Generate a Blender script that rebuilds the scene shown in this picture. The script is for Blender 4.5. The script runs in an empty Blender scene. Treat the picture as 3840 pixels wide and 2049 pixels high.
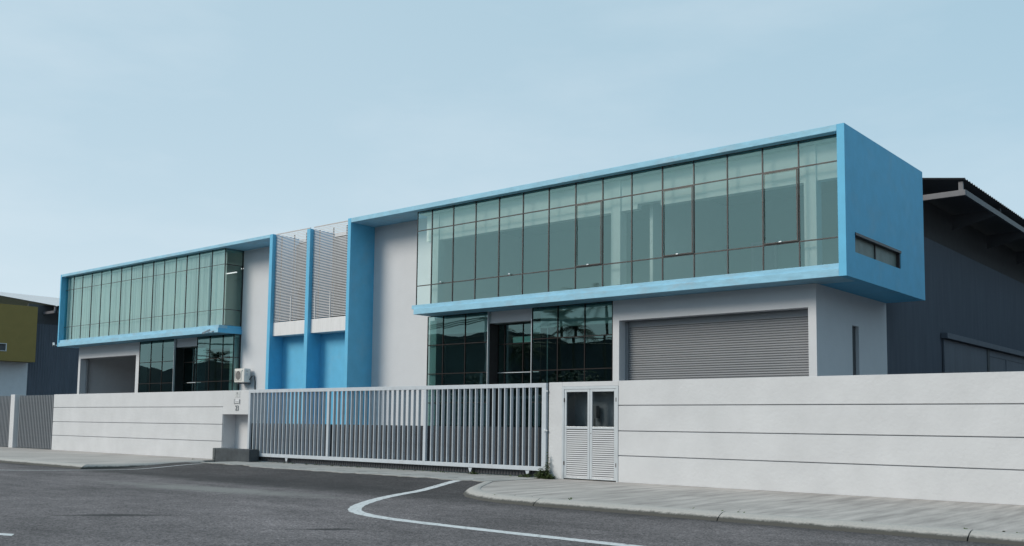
import bpy, bmesh, math, random
from mathutils import Vector, Matrix
random.seed(7)
sc = bpy.context.scene
C = sc.collection
# ------------------------------------------------------------------ camera
YAW, PITCH, ROLL, F, CX, CY = 0.69353, 0.083532, 0.010592, 3629.84, 1973.56, 1281.15
fw = Vector((-math.sin(YAW), math.cos(YAW), 0)); rt = Vector((math.cos(YAW), math.sin(YAW), 0)); up = Vector((0, 0, 1))
f2 = fw*math.cos(PITCH) + up*math.sin(PITCH); u2 = -fw*math.sin(PITCH) + up*math.cos(PITCH)
R_ = rt*math.cos(ROLL) + u2*math.sin(ROLL); U_ = -rt*math.sin(ROLL) + u2*math.cos(ROLL)
cd = bpy.data.cameras.new('camera'); cam = bpy.data.objects.new('camera', cd); C.objects.link(cam)
m = Matrix((R_, U_, -f2)).transposed().to_4x4(); m.translation = Vector((0, 0, 1.6)); cam.matrix_world = m
cd.sensor_width = 36; cd.sensor_fit = 'HORIZONTAL'; cd.lens = F/3840*36
cd.shift_x = -(CX-1920)/3840; cd.shift_y = (CY-1024.5)/3840
cd.clip_start = 0.1; cd.clip_end = 6000
sc.camera = cam
# ------------------------------------------------------------------ light
SUN_DIR = Vector((-0.50, -0.82, 0.62)).normalized()      # towards the sun
w = bpy.data.worlds.new('World'); sc.world = w; w.use_nodes = True
nt = w.node_tree; nt.nodes.clear()
out = nt.nodes.new('ShaderNodeOutputWorld'); bg = nt.nodes.new('ShaderNodeBackground')
sky = nt.nodes.new('ShaderNodeTexSky'); sky.sky_type = 'NISHITA'; sky.sun_disc = False
sky.sun_elevation = math.asin(SUN_DIR.z); sky.sun_rotation = math.atan2(SUN_DIR.x, SUN_DIR.y)
sky.air_density = 1.0; sky.dust_density = 1.0; sky.ozone_density = 1.6; sky.altitude = 50
bg.inputs['Strength'].default_value = 0.12
# thin high cloud and haze over the clear sky: paler towards the horizon, faint wisps above
tc = nt.nodes.new('ShaderNodeTexCoord'); sep = nt.nodes.new('ShaderNodeSeparateXYZ')
nt.links.new(tc.outputs['Generated'], sep.inputs[0])
def wmath(op, a, b=None, clamp=False):
    n = nt.nodes.new('ShaderNodeMath'); n.operation = op; n.use_clamp = clamp
    for i, x in enumerate((a, b)):
        if x is None: continue
        if isinstance(x, (int, float)): n.inputs[i].default_value = x
        else: nt.links.new(x, n.inputs[i])
    return n.outputs[0]
zc = wmath('MAXIMUM', sep.outputs['Z'], 0.0)
hz = wmath('POWER', wmath('SUBTRACT', 1.0, zc, True), 7.0)
mp = nt.nodes.new('ShaderNodeMapping'); mp.inputs['Scale'].default_value = (1.6, 1.6, 5.5); mp.inputs['Rotation'].default_value = (0.1, 0.25, 0.4)
nt.links.new(tc.outputs['Generated'], mp.inputs[0])
nz = nt.nodes.new('ShaderNodeTexNoise'); nz.inputs['Scale'].default_value = 1.7; nz.inputs['Detail'].default_value = 7; nz.inputs['Roughness'].default_value = .55
nt.links.new(mp.outputs[0], nz.inputs['Vector'])
cl = wmath('MULTIPLY', wmath('SUBTRACT', nz.outputs['Fac'], 0.46, True), 1.2, True)
side = wmath('MULTIPLY', wmath('ADD', wmath('MULTIPLY', sep.outputs['X'], -1.0), 0.25, True), 0.25, True)
hz2 = wmath('ADD', wmath('MULTIPLY', hz, 0.85), wmath('ADD', wmath('MULTIPLY', cl, 0.55), side), True)
base = nt.nodes.new('ShaderNodeMixRGB'); base.inputs[0].default_value = 0.80
nt.links.new(sky.outputs[0], base.inputs[1]); base.inputs[2].default_value = (3.25, 5.15, 6.2, 1)
mixh = nt.nodes.new('ShaderNodeMixRGB'); nt.links.new(hz2, mixh.inputs[0]); nt.links.new(base.outputs[0], mixh.inputs[1])
mixh.inputs[2].default_value = (6.55, 7.3, 7.85, 1)
nt.links.new(mixh.outputs[0], bg.inputs['Color']); nt.links.new(bg.outputs[0], out.inputs[0])
sd = bpy.data.lights.new('sun', 'SUN'); sun = bpy.data.objects.new('sun', sd); C.objects.link(sun)
sd.energy = 2.6; sd.angle = math.radians(26); sd.color = (1.0, 0.92, 0.80)
sun.rotation_euler = SUN_DIR.to_track_quat('Z', 'Y').to_euler()
sc.view_settings.view_transform = 'Standard'; sc.view_settings.look = 'None'; sc.view_settings.gamma = 1
sc.view_settings.use_curve_mapping = False; sc.view_settings.exposure = 0.0
# ------------------------------------------------------------------ materials
def newmat(name):
    mt = bpy.data.materials.new(name); mt.use_nodes = True
    return mt, mt.node_tree, mt.node_tree.nodes['Principled BSDF']
def mat(name, col, rough=.7, metal=0, var=.08, scale=3., bump=0., bscale=60., stain=0., stretch=(1, 1, 1), spec=.5, dirt=(.25, .23, .2), stscale=1.2):
    """painted or cast surface: base colour, fine tone variation, relief and dirt stains"""
    mt, t, b = newmat(name)
    N = t.nodes.new; L = t.links.new
    tc = N('ShaderNodeTexCoord'); mp = N('ShaderNodeMapping'); mp.inputs['Scale'].default_value = stretch; L(tc.outputs['Object'], mp.inputs[0])
    n = N('ShaderNodeTexNoise'); n.inputs['Scale'].default_value = scale; n.inputs['Detail'].default_value = 8; n.inputs['Roughness'].default_value = .6
    L(mp.outputs[0], n.inputs['Vector'])
    r = N('ShaderNodeMapRange'); r.inputs['From Min'].default_value = .3; r.inputs['From Max'].default_value = .7
    r.inputs['To Min'].default_value = 1-var; r.inputs['To Max'].default_value = 1+var; L(n.outputs['Fac'], r.inputs[0])
    mul = N('ShaderNodeVectorMath'); mul.operation = 'SCALE'; mul.inputs[0].default_value = col; L(r.outputs[0], mul.inputs['Scale'])
    last = mul.outputs[0]
    if stain:
        s = N('ShaderNodeTexNoise'); s.inputs['Scale'].default_value = stscale; s.inputs['Detail'].default_value = 10; s.inputs['Roughness'].default_value = .65
        L(mp.outputs[0], s.inputs['Vector'])
        rr = N('ShaderNodeMapRange'); rr.inputs['From Min'].default_value = .52; rr.inputs['From Max'].default_value = .75; rr.inputs['To Max'].default_value = stain
        L(s.outputs['Fac'], rr.inputs[0])
        mx = N('ShaderNodeMixRGB'); L(rr.outputs[0], mx.inputs[0]); L(last, mx.inputs[1]); mx.inputs[2].default_value = (*dirt, 1); last = mx.outputs[0]
    L(last, b.inputs['Base Color'])
    b.inputs['Roughness'].default_value = rough; b.inputs['Metallic'].default_value = metal
    b.inputs['Specular IOR Level'].default_value = spec
    if bump:
        bn = N('ShaderNodeTexNoise'); bn.inputs['Scale'].default_value = bscale; bn.inputs['Detail'].default_value = 4; L(tc.outputs['Object'], bn.inputs['Vector'])
        bp = N('ShaderNodeBump'); bp.inputs['Strength'].default_value = bump; bp.inputs['Distance'].default_value = .02
        L(bn.outputs['Fac'], bp.inputs['Height']); L(bp.outputs[0], b.inputs['Normal'])
    return mt
def glass(name, tint, refl, rtint=(.85, .97, .93), wav=.02):
    mt = bpy.data.materials.new(name); mt.use_nodes = True; t = mt.node_tree; t.nodes.clear(); N = t.nodes.new; L = t.links.new
    o = N('ShaderNodeOutputMaterial'); tr = N('ShaderNodeBsdfTransparent'); tr.inputs[0].default_value = (*tint, 1)
    g = N('ShaderNodeBsdfGlossy'); g.inputs['Roughness'].default_value = 0.0; g.inputs[0].default_value = (*rtint, 1)
    fr = N('ShaderNodeFresnel'); fr.inputs[0].default_value = 1.52
    a = N('ShaderNodeMath'); a.operation = 'MULTIPLY_ADD'; a.use_clamp = True; L(fr.outputs[0], a.inputs[0]); a.inputs[1].default_value = 1.0; a.inputs[2].default_value = refl
    tc = N('ShaderNodeTexCoord'); n = N('ShaderNodeTexNoise'); n.inputs['Scale'].default_value = 1.1; n.inputs['Detail'].default_value = 1; L(tc.outputs['Object'], n.inputs['Vector'])
    bp = N('ShaderNodeBump'); bp.inputs['Strength'].default_value = wav*6; bp.inputs['Distance'].default_value = .05; L(n.outputs['Fac'], bp.inputs['Height']); L(bp.outputs[0], g.inputs['Normal'])
    mx = N('ShaderNodeMixShader'); L(a.outputs[0], mx.inputs[0]); L(tr.outputs[0], mx.inputs[1]); L(g.outputs[0], mx.inputs[2]); L(mx.outputs[0], o.inputs[0])
    return mt
M = {}
M['blue'] = mat('blue_paint', (.11, .445, .69), .62, var=.06, scale=2.2, bump=.25, bscale=25, stain=.22, stscale=.9, dirt=(.30, .42, .5))
M['blue_top'] = mat('weathered_sunlit_blue_paint', (.27, .53, .69), .7, var=.12, scale=3, bump=.3, bscale=25, stain=.85, stscale=1.3, stretch=(.7, 1, 2), dirt=(.30, .40, .47))  # paler copy of the blue: weathering plus sunlight on the fronts put in
M['white'] = mat('white_plaster', (.61, .62, .65), .8, var=.025, scale=1.4, bump=.25, bscale=18, stain=.10, stscale=.5, dirt=(.5, .5, .5))
M['wallwhite'] = mat('painted_boundary_wall', (.565, .57, .59), .75, var=.06, scale=.9, bump=.35, bscale=12, stain=.16, stscale=.35, dirt=(.52, .54, .56))
M['sill'] = mat('pale_grey_spandrel', (.72, .71, .72), .8, var=.04, scale=3, stain=.15, stretch=(4, 4, .5))
M['frame'] = mat('dark_brown_aluminium', (.045, .035, .037), .45, var=.1)
M['frame_gf'] = mat('matt_black_aluminium', (.022, .018, .018), .7, var=.1, spec=.2)
M['slotglass'] = mat('frosted_green_pane', (.15, .19, .175), .5, var=.2, scale=4)
M['alu'] = mat('bare_aluminium', (.62, .66, .70), .35, .5, var=.05)
M['slat'] = mat('silver_louvre_paint', (.60, .595, .61), .5, var=.06, scale=6)
M['shutter'] = mat('grey_shutter_steel', (.27, .28, .30), .45, .2, var=.06, stretch=(.3, 1, 4), scale=2)
M['gate'] = mat('pale_gate_paint', (.48, .52, .57), .5, var=.07, scale=4, stain=.25, stscale=2.5, dirt=(.35, .31, .28))
M['sheet'] = mat('dark_grey_sheet', (.055, .057, .065), .55, var=.15, scale=5, stretch=(4, 4, .4))
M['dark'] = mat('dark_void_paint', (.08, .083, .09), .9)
M['cladding'] = mat('charcoal_cladding', (.085, .10, .13), .7, var=.12, scale=1.2, stretch=(1, 3, .3))
M['roofmetal'] = mat('galvanised_roofing', (.55, .56, .58), .45, .3, var=.08, scale=1)
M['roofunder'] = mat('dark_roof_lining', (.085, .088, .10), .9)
M['beamdark'] = mat('dark_eave_steel', (.06, .06, .07), .5)
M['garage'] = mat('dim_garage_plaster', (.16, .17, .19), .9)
M['steel'] = mat('painted_roof_steel', (.13, .13, .145), .5, var=.1)
M['mustard'] = mat('olive_paint', (.24, .175, .05), .75, var=.05, scale=1.5, bump=.1)
M['nwall'] = mat('neighbour_grey_plaster', (.61, .62, .65), .85, var=.04)
M['room'] = mat('interior_white', (.88, .90, .88), .9, var=.02)
M['roomback'] = mat('interior_dim_white', (.46, .56, .50), .9, var=.05, scale=.6)  # interior white darkened: weak light and teal glass tint put into the colour
M['roomgrey'] = mat('interior_grey', (.42, .44, .46), .9, var=.04)
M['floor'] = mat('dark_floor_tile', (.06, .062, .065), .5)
M['roomfloor'] = mat('room_floor', (.38, .40, .38), .6)
M['ac'] = mat('beige_casing', (.68, .66, .63), .55, var=.03)
M['acgrill'] = mat('fan_shadow', (.06, .055, .055), .7)
M['black'] = mat('black_cable', (.03, .03, .03), .6)
M['lightpatch'] = mat('pale_light_patch', (.62, .78, .76), .8)  # paints the light that shows in the entrance glass
M['plate'] = mat('grey_plate', (.55, .56, .57), .5)
M['ink'] = mat('grey_ink_relief_shade', (.27, .28, .29), .7)
M['moss'] = mat('mossy_concrete', (.10, .11, .115), .9, var=.35, scale=9, bump=.8, bscale=20, stain=.7, stscale=6, dirt=(.07, .085, .04))
M['block'] = mat('shaded_concrete', (.05, .06, .07), .8, var=.3, scale=4, bump=.4, bscale=30, stain=.4, stscale=2, dirt=(.06, .065, .06))  # dark concrete with the shade at the pillar foot put in
M['teal'] = mat('teal_plastic', (.03, .16, .18), .4)
M['leaf'] = mat('weed_leaf', (.06, .09, .025), .7, var=.4, scale=30)
M['palm'] = mat('palm_leaf', (.04, .06, .025), .7, var=.3)
M['trunk'] = mat('palm_trunk', (.10, .085, .07), .9, var=.3, scale=6)
M['hill'] = mat('wooded_hill', (.05, .05, .055), 1, var=.4, scale=.05)
M['grass'] = mat('rough_grass', (.06, .085, .03), 1, var=.4, scale=.8)
M['yard'] = mat('yard_surface', (.10, .10, .105), .85, var=.1, scale=1)
M['terrain'] = mat('open_ground', (.07, .08, .05), 1, var=.3, scale=.02)
M['glass'] = glass('teal_window_glass', (.93, 1.0, .975), .16, (.66, .97, .93), wav=.006)
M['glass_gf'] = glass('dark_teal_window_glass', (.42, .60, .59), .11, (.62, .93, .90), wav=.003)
M['glass_clear'] = glass('cabinet_glass', (.75, .8, .82), .02, (1, 1, 1), .01)
# emissive tube
mt, t, b = newmat('lit_tube'); b.inputs['Emission Color'].default_value = (1, 1, 1, 1); b.inputs['Emission Strength'].default_value = 1.1; M['tube'] = mt
# sheer curtain
mt, t, b = newmat('sheer_curtain'); t.nodes.clear(); N = t.nodes.new; L = t.links.new
o = N('ShaderNodeOutputMaterial'); d = N('ShaderNodeBsdfDiffuse'); d.inputs[0].default_value = (.93, .95, .93, 1); tl = N('ShaderNodeBsdfTranslucent'); tl.inputs[0].default_value = (.8, .84, .82, 1)
mx = N('ShaderNodeMixShader'); mx.inputs[0].default_value = .12; L(d.outputs[0], mx.inputs[1]); L(tl.outputs[0], mx.inputs[2])
tc = N('ShaderNodeTexCoord'); mp = N('ShaderNodeMapping'); mp.inputs['Scale'].default_value = (6, 6, .05); L(tc.outputs['Object'], mp.inputs[0])
nn_ = N('ShaderNodeTexNoise'); nn_.inputs['Scale'].default_value = 1.3; nn_.inputs['Detail'].default_value = 6; L(mp.outputs[0], nn_.inputs['Vector'])
rg_ = N('ShaderNodeMapRange'); rg_.inputs['From Min'].default_value = .5; rg_.inputs['From Max'].default_value = .68; rg_.inputs['To Max'].default_value = .4; L(nn_.outputs['Fac'], rg_.inputs[0])
tp = N('ShaderNodeBsdfTransparent'); m2 = N('ShaderNodeMixShader'); L(rg_.outputs[0], m2.inputs[0]); L(mx.outputs[0], m2.inputs[1]); L(tp.outputs[0], m2.inputs[2]); L(m2.outputs[0], o.inputs[0]); M['curtain'] = mt
# concrete kerb and pavement: diagonal brush marks
def pavement_mat(name, col, streak):
    mt, t, b = newmat(name); N = t.nodes.new; L = t.links.new
    tc = N('ShaderNodeTexCoord'); mp = N('ShaderNodeMapping'); mp.inputs['Rotation'].default_value = (0, 0, .12); mp.inputs['Scale'].default_value = (2.4, .28, 1); L(tc.outputs['Object'], mp.inputs[0])
    n = N('ShaderNodeTexNoise'); n.inputs['Scale'].default_value = 1.6; n.inputs['Detail'].default_value = 9; n.inputs['Roughness'].default_value = .62; L(mp.outputs[0], n.inputs['Vector'])
    n2 = N('ShaderNodeTexNoise'); n2.inputs['Scale'].default_value = .45; n2.inputs['Detail'].default_value = 5; L(tc.outputs['Object'], n2.inputs['Vector'])
    n3 = N('ShaderNodeTexNoise'); n3.inputs['Scale'].default_value = 45; n3.inputs['Detail'].default_value = 5; L(tc.outputs['Object'], n3.inputs['Vector'])
    r = N('ShaderNodeMapRange'); r.inputs['From Min'].default_value = .36; r.inputs['From Max'].default_value = .64; r.inputs['To Min'].default_value = 1-streak; r.inputs['To Max'].default_value = 1+streak*.6; L(n.outputs['Fac'], r.inputs[0])
    r2 = N('ShaderNodeMapRange'); r2.inputs['From Min'].default_value = .3; r2.inputs['From Max'].default_value = .7; r2.inputs['To Min'].default_value = .88; r2.inputs['To Max'].default_value = 1.08; L(n2.outputs['Fac'], r2.inputs[0])
    r3 = N('ShaderNodeMapRange'); r3.inputs['From Min'].default_value = .3; r3.inputs['From Max'].default_value = .7; r3.inputs['To Min'].default_value = .9; r3.inputs['To Max'].default_value = 1.1; L(n3.outputs['Fac'], r3.inputs[0])
    a = N('ShaderNodeMath'); a.operation = 'MULTIPLY'; L(r.outputs[0], a.inputs[0]); L(r2.outputs[0], a.inputs[1])
    a2 = N('ShaderNodeMath'); a2.operation = 'MULTIPLY'; L(a.outputs[0], a2.inputs[0]); L(r3.outputs[0], a2.inputs[1])
    s = N('ShaderNodeVectorMath'); s.operation = 'SCALE'; s.inputs[0].default_value = col; L(a2.outputs[0], s.inputs['Scale']); L(s.outputs[0], b.inputs['Base Color'])
    b.inputs['Roughness'].default_value = .85
    bp = N('ShaderNodeBump'); bp.inputs['Strength'].default_value = .4; bp.inputs['Distance'].default_value = .01; L(n3.outputs['Fac'], bp.inputs['Height']); L(bp.outputs[0], b.inputs['Normal'])
    return mt
M['pave'] = pavement_mat('brushed_concrete_paving', (.405, .372, .352), .30)
M['strip'] = pavement_mat('rough_threshold_concrete', (.36, .355, .345), .3)
# kerb stone: pale top, darker towards the gutter, below a noisy line near the foot
mt, t, b = newmat('kerb_concrete'); N = t.nodes.new; L = t.links.new
tc = N('ShaderNodeTexCoord'); sp = N('ShaderNodeSeparateXYZ'); L(tc.outputs['Object'], sp.inputs[0])
n = N('ShaderNodeTexNoise'); n.inputs['Scale'].default_value = 8; n.inputs['Detail'].default_value = 12; n.inputs['Roughness'].default_value = .8; L(tc.outputs['Object'], n.inputs['Vector'])
ad = N('ShaderNodeMath'); ad.operation = 'MULTIPLY_ADD'; L(n.outputs['Fac'], ad.inputs[0]); ad.inputs[1].default_value = .11; L(sp.outputs['Z'], ad.inputs[2])
r = N('ShaderNodeMapRange'); r.inputs['From Min'].default_value = -.018; r.inputs['From Max'].default_value = .015; L(ad.outputs[0], r.inputs[0])
mx = N('ShaderNodeMixRGB'); L(r.outputs[0], mx.inputs[0]); mx.inputs[1].default_value = (.07, .068, .062, 1)
n2 = N('ShaderNodeTexNoise'); n2.inputs['Scale'].default_value = 26; n2.inputs['Detail'].default_value = 10; L(tc.outputs['Object'], n2.inputs['Vector'])
cr = N('ShaderNodeValToRGB'); cr.color_ramp.elements[0].position = .3; cr.color_ramp.elements[0].color = (.34, .335, .32, 1); cr.color_ramp.elements[1].position = .65; cr.color_ramp.elements[1].color = (.41, .385, .365, 1)
L(n2.outputs['Fac'], cr.inputs[0]); L(cr.outputs[0], mx.inputs[2]); L(mx.outputs[0], b.inputs['Base Color']); b.inputs['Roughness'].default_value = .9
bp = N('ShaderNodeBump'); bp.inputs['Strength'].default_value = .25; bp.inputs['Distance'].default_value = .008; L(n2.outputs['Fac'], bp.inputs['Height']); L(bp.outputs[0], b.inputs['Normal']); M['kerb'] = mt
# asphalt: stone grain, broad worn patches, pale dusty sweep, dark scuffs, gutter shade and darker driveway put into the colour
mt, t, b = newmat('asphalt'); N = t.nodes.new; L = t.links.new
tc = N('ShaderNodeTexCoord')
def noise(scale, det, rough=.6, vec=None):
    n = N('ShaderNodeTexNoise'); n.inputs['Scale'].default_value = scale; n.inputs['Detail'].default_value = det; n.inputs['Roughness'].default_value = rough; L(vec or tc.outputs['Object'], n.inputs['Vector']); return n.outputs['Fac']
def mrange(x, a, b_, c, d):
    r = N('ShaderNodeMapRange'); r.inputs['From Min'].default_value = a; r.inputs['From Max'].default_value = b_; r.inputs['To Min'].default_value = c; r.inputs['To Max'].default_value = d; L(x, r.inputs[0]); return r.outputs[0]
def mth(op, a, b_):
    n = N('ShaderNodeMath'); n.operation = op
    for i, x in enumerate((a, b_)):
        if isinstance(x, (int, float)): n.inputs[i].default_value = x
        else: L(x, n.inputs[i])
    return n.outputs[0]
vor = N('ShaderNodeTexVoronoi'); vor.inputs['Scale'].default_value = 38; L(tc.outputs['Object'], vor.inputs['Vector'])
grain = mrange(vor.outputs['Color'], .15, .9, .45, 1.7)
fine = mth('MULTIPLY', mrange(noise(22, 8, .75), .33, .67, .68, 1.34), mrange(noise(3.4, 8, .75), .33, .67, .82, 1.18))
mps = N('ShaderNodeMapping'); mps.inputs['Rotation'].default_value = (0, 0, .75); mps.inputs['Scale'].default_value = (.25, 1.6, 1); L(tc.outputs['Object'], mps.inputs[0])
streak = mrange(noise(.9, 8, .6, mps.outputs[0]), .3, .7, .80, 1.2)
broad = mth('MULTIPLY', mrange(noise(.16, 5), .33, .67, .76, 1.2), mrange(noise(.7, 7, .65), .36, .64, .86, 1.12))
val = mth('MULTIPLY', mth('MULTIPLY', grain, fine), mth('MULTIPLY', streak, broad))
def ell(cx, cy, ax, ay, rot, edge):          # stain mask in metres on the road
    mp = N('ShaderNodeMapping'); mp.vector_type = 'TEXTURE'; mp.inputs['Location'].default_value = (cx, cy, 0); mp.inputs['Rotation'].default_value = (0, 0, rot); mp.inputs['Scale'].default_value = (ax, ay, 1000); L(tc.outputs['Object'], mp.inputs[0])
    ln = N('ShaderNodeVectorMath'); ln.operation = 'LENGTH'; L(mp.outputs[0], ln.inputs[0])
    d = mth('ADD', ln.outputs['Value'], mth('MULTIPLY', mth('SUBTRACT', noise(2.2, 6, .7), .5), edge))
    return mrange(d, .35, 1.1, 1, 0)
pale = ell(-21.5, 13.7, 4.6, .85, 0.12, 1.5)
scuff = mth('MAXIMUM', ell(-16.95, 8.55, 1.2, .10, .70, .7), ell(-16.75, 8.95, 1.1, .13, .70, .8))
scuff2 = ell(-12.4, 10.0, .7, .16, .78, 2.0)
val = mth('MULTIPLY', val, mth('SUBTRACT', 1.0, mth('MULTIPLY', mth('MAXIMUM', scuff, scuff2), .8)))
spx = N('ShaderNodeSeparateXYZ'); L(tc.outputs['Object'], spx.inputs[0])
gut = mrange(mth('ADD', spx.outputs['Y'], mth('MULTIPLY', mth('SUBTRACT', noise(1.3, 6), .5), 1.1)), 14.9, 15.7, 0, 1)
val = mth('MULTIPLY', val, mth('SUBTRACT', 1.0, mth('MULTIPLY', gut, .55)))
damp = ell(-22.5, 16.6, 6.5, 1.3, .05, 1.2)
val = mth('MULTIPLY', val, mth('SUBTRACT', 1.0, mth('MULTIPLY', damp, .30)))
colr = N('ShaderNodeVectorMath'); colr.operation = 'SCALE'; colr.inputs[0].default_value = (.128, .114, .117); L(val, colr.inputs['Scale'])
mx = N('ShaderNodeMixRGB'); L(mth('MULTIPLY', pale, .75), mx.inputs[0]); L(colr.outputs[0], mx.inputs[1]); mx.inputs[2].default_value = (.24, .235, .225, 1)
L(mx.outputs[0], b.inputs['Base Color']); b.inputs['Roughness'].default_value = .82; b.inputs['Specular IOR Level'].default_value = .35
bp = N('ShaderNodeBump'); bp.inputs['Strength'].default_value = .7; bp.inputs['Distance'].default_value = .012; L(vor.outputs['Distance'], bp.inputs['Height'])
bp2 = N('ShaderNodeBump'); bp2.inputs['Strength'].default_value = .5; bp2.inputs['Distance'].default_value = .03; L(noise(9, 7, .7), bp2.inputs['Height']); L(bp.outputs[0], bp2.inputs['Normal'])
L(bp2.outputs[0], b.inputs['Normal']); M['asphalt'] = mt
# road paint: worn through in specks
mt, t, b = newmat('road_paint'); N = t.nodes.new; L = t.links.new; tc = N('ShaderNodeTexCoord')
nn = noise(9, 10, .75)
cr = N('ShaderNodeValToRGB'); cr.color_ramp.elements[0].position = .35; cr.color_ramp.elements[0].color = (.13, .13, .135, 1); cr.color_ramp.elements[1].position = .47; cr.color_ramp.elements[1].color = (.60, .61, .62, 1)
L(nn, cr.inputs[0]); L(cr.outputs[0], b.inputs['Base Color']); b.inputs['Roughness'].default_value = .8; M['paint'] = mt
# ------------------------------------------------------------------ mesh helpers
def wloc(o):
    v = Vector((0, 0, 0))
    while o is not None: v += o.location; o = o.parent
    return v
class MB:
    def __init__(s): s.v = []; s.f = []
    def box(s, x0, x1, y0, y1, z0, z1):
        i = len(s.v)
        s.v += [(x0, y0, z0), (x1, y0, z0), (x1, y1, z0), (x0, y1, z0), (x0, y0, z1), (x1, y0, z1), (x1, y1, z1), (x0, y1, z1)]
        s.f += [[i+a for a in q] for q in ((3, 2, 1, 0), (4, 5, 6, 7), (0, 1, 5, 4), (1, 2, 6, 5), (2, 3, 7, 6), (3, 0, 4, 7))]
        return s
    def prism(s, poly, axis, a0, a1):        # extrude polygon [(p,q)] along axis 0/1/2
        def mk(p, q, a): return ((a, p, q), (p, a, q), (p, q, a))[axis]
        i = len(s.v); n = len(poly)
        s.v += [mk(p, q, a0) for p, q in poly] + [mk(p, q, a1) for p, q in poly]
        s.f += [[i+k for k in range(n)][::-1], [i+n+k for k in range(n)]] + [[i+k, i+(k+1) % n, i+n+(k+1) % n, i+n+k] for k in range(n)]
        return s
    def tube(s, pts, r, n=8, r1=None):
        i = len(s.v); pts = [Vector(p) for p in pts]
        for k, p in enumerate(pts):
            d = (pts[min(k+1, len(pts)-1)]-pts[max(k-1, 0)]).normalized()
            a = d.cross(Vector((0, 0, 1)) if abs(d.z) < .9 else Vector((1, 0, 0))).normalized(); b_ = d.cross(a)
            rr = r if r1 is None else r+(r1-r)*k/(len(pts)-1)
            s.v += [tuple(p+(a*math.cos(2*math.pi*j/n)+b_*math.sin(2*math.pi*j/n))*rr) for j in range(n)]
        for k in range(len(pts)-1):
            s.f += [[i+k*n+j, i+k*n+(j+1) % n, i+(k+1)*n+(j+1) % n, i+(k+1)*n+j] for j in range(n)]
        s.f += [[i+j for j in range(n)][::-1], [i+(len(pts)-1)*n+j for j in range(n)]]
        return s
    def quad(s, a, b_, c, d): i = len(s.v); s.v += [tuple(a), tuple(b_), tuple(c), tuple(d)]; s.f += [[i, i+1, i+2, i+3]]; return s
    def mesh(s, name, mt, off=Vector((0, 0, 0)), bevel=0, smooth=False):
        me = bpy.data.meshes.new(name); me.from_pydata([(x-off.x, y-off.y, z-off.z) for x, y, z in s.v], [], s.f)
        bm = bmesh.new(); bm.from_mesh(me); bmesh.ops.recalc_face_normals(bm, faces=bm.faces)
        if bevel: bmesh.ops.bevel(bm, geom=bm.edges[:], offset=bevel, segments=2, affect='EDGES', profile=.6)
        if smooth:
            for f in bm.faces: f.smooth = True
        bm.to_mesh(me); bm.free(); me.materials.append(mt); return me
    def build(s, name, mt, parent=None, bevel=0, smooth=False):
        off = wloc(parent) if parent else Vector((0, 0, 0))
        o = bpy.data.objects.new(name, s.mesh(name, mt, off, bevel, smooth)); C.objects.link(o); o.parent = parent
        return o
def empty(name, loc, label, cat, group=None):
    o = bpy.data.objects.new(name, None); C.objects.link(o); o.location = loc; o.empty_display_size = .3
    o['label'] = label; o['category'] = cat
    if group: o['group'] = group
    return o
def tag(o, label=None, cat=None, group=None, kind=None):
    if label: o['label'] = label
    if cat: o['category'] = cat
    if group: o['group'] = group
    if kind: o['kind'] = kind
    return o
def inst(me, name, parent, pos):             # another object sharing a mesh, placed at a world point
    o = bpy.data.objects.new(name, me); C.objects.link(o); o.parent = parent
    o.location = Vector(pos) - (wloc(parent) if parent else Vector((0, 0, 0))); return o
def box(name, mt, parent, x0, x1, y0, y1, z0, z1, bevel=0): return MB().box(x0, x1, y0, y1, z0, z1).build(name, mt, parent, bevel)
# ------------------------------------------------------------------ ground
def sst(x): x = max(0, min(1, x)); return x*x*(3-2*x)
def hroad(x, y): return -.13 + .115*sst((y-16.6)/3.0)
g = MB().quad((-2500, -2500, -.6), (2500, -2500, -.6), (2500, 2500, -.6), (-2500, 2500, -.6)).build('ground', M['terrain']); tag(g, kind='structure')
xs = [-160+4*i for i in range(25)]+[-60+.5*i for i in range(157)]+[20+5*i for i in range(17)]
ys = [-7+.4*i for i in range(68)]+[20.0]
ys = sorted(set(round(y, 2) for y in ys))
b_ = MB(); b_.v = [(x, y, hroad(x, y)) for y in ys for x in xs]; nx = len(xs)
b_.f = [[j*nx+i, j*nx+i+1, (j+1)*nx+i+1, (j+1)*nx+i] for j in range(len(ys)-1) for i in range(nx-1)]
road = b_.build('road', M['asphalt'], smooth=True); tag(road, kind='structure')
verge = MB().quad((-300, -60, -.16), (200, -60, -.16), (200, -6.99, -.135), (-300, -6.99, -.135)).build('verge', M['grass']); tag(verge, kind='structure')
yard = MB().box(-78, 12, 22.5, 80, -.3, -.004).build('yard', M['yard']); tag(yard, kind='structure')
# pavements (slab tops at z = 0) with a curved nose at the driveway
kr = [(9, 16.15), (4.2, 16.15), (-.1, 16.15), (-4.35, 16.15), (-8.6, 16.15), (-12.87, 16.15), (-13.8, 16.22), (-14.6, 16.45), (-15.3, 16.85), (-15.85, 17.35), (-16.3, 17.9), (-16.85, 18.7), (-17.45, 19.6)]
pv = MB().prism([(x, y) for x, y in kr]+[(-17.5, 19.62), (-17.5, 22.5), (9, 22.5)], 2, -.3, 0).build('pavement', M['pave']); tag(pv, kind='structure')
kl = [(-66, 16.3), (-58, 16.3), (-50, 16.28), (-45.7, 16.26), (-41.4, 16.24), (-37.1, 16.2), (-32.75, 16.15), (-32.75, 17.2), (-32.95, 18.4), (-33.3, 19.6), (-33.75, 20.9)]
pl = MB().prism(kl+[(-33.9, 22.5), (-66, 22.5)], 2, -.3, 0).build('pavement', M['pave']); tag(pl, kind='structure')
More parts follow.
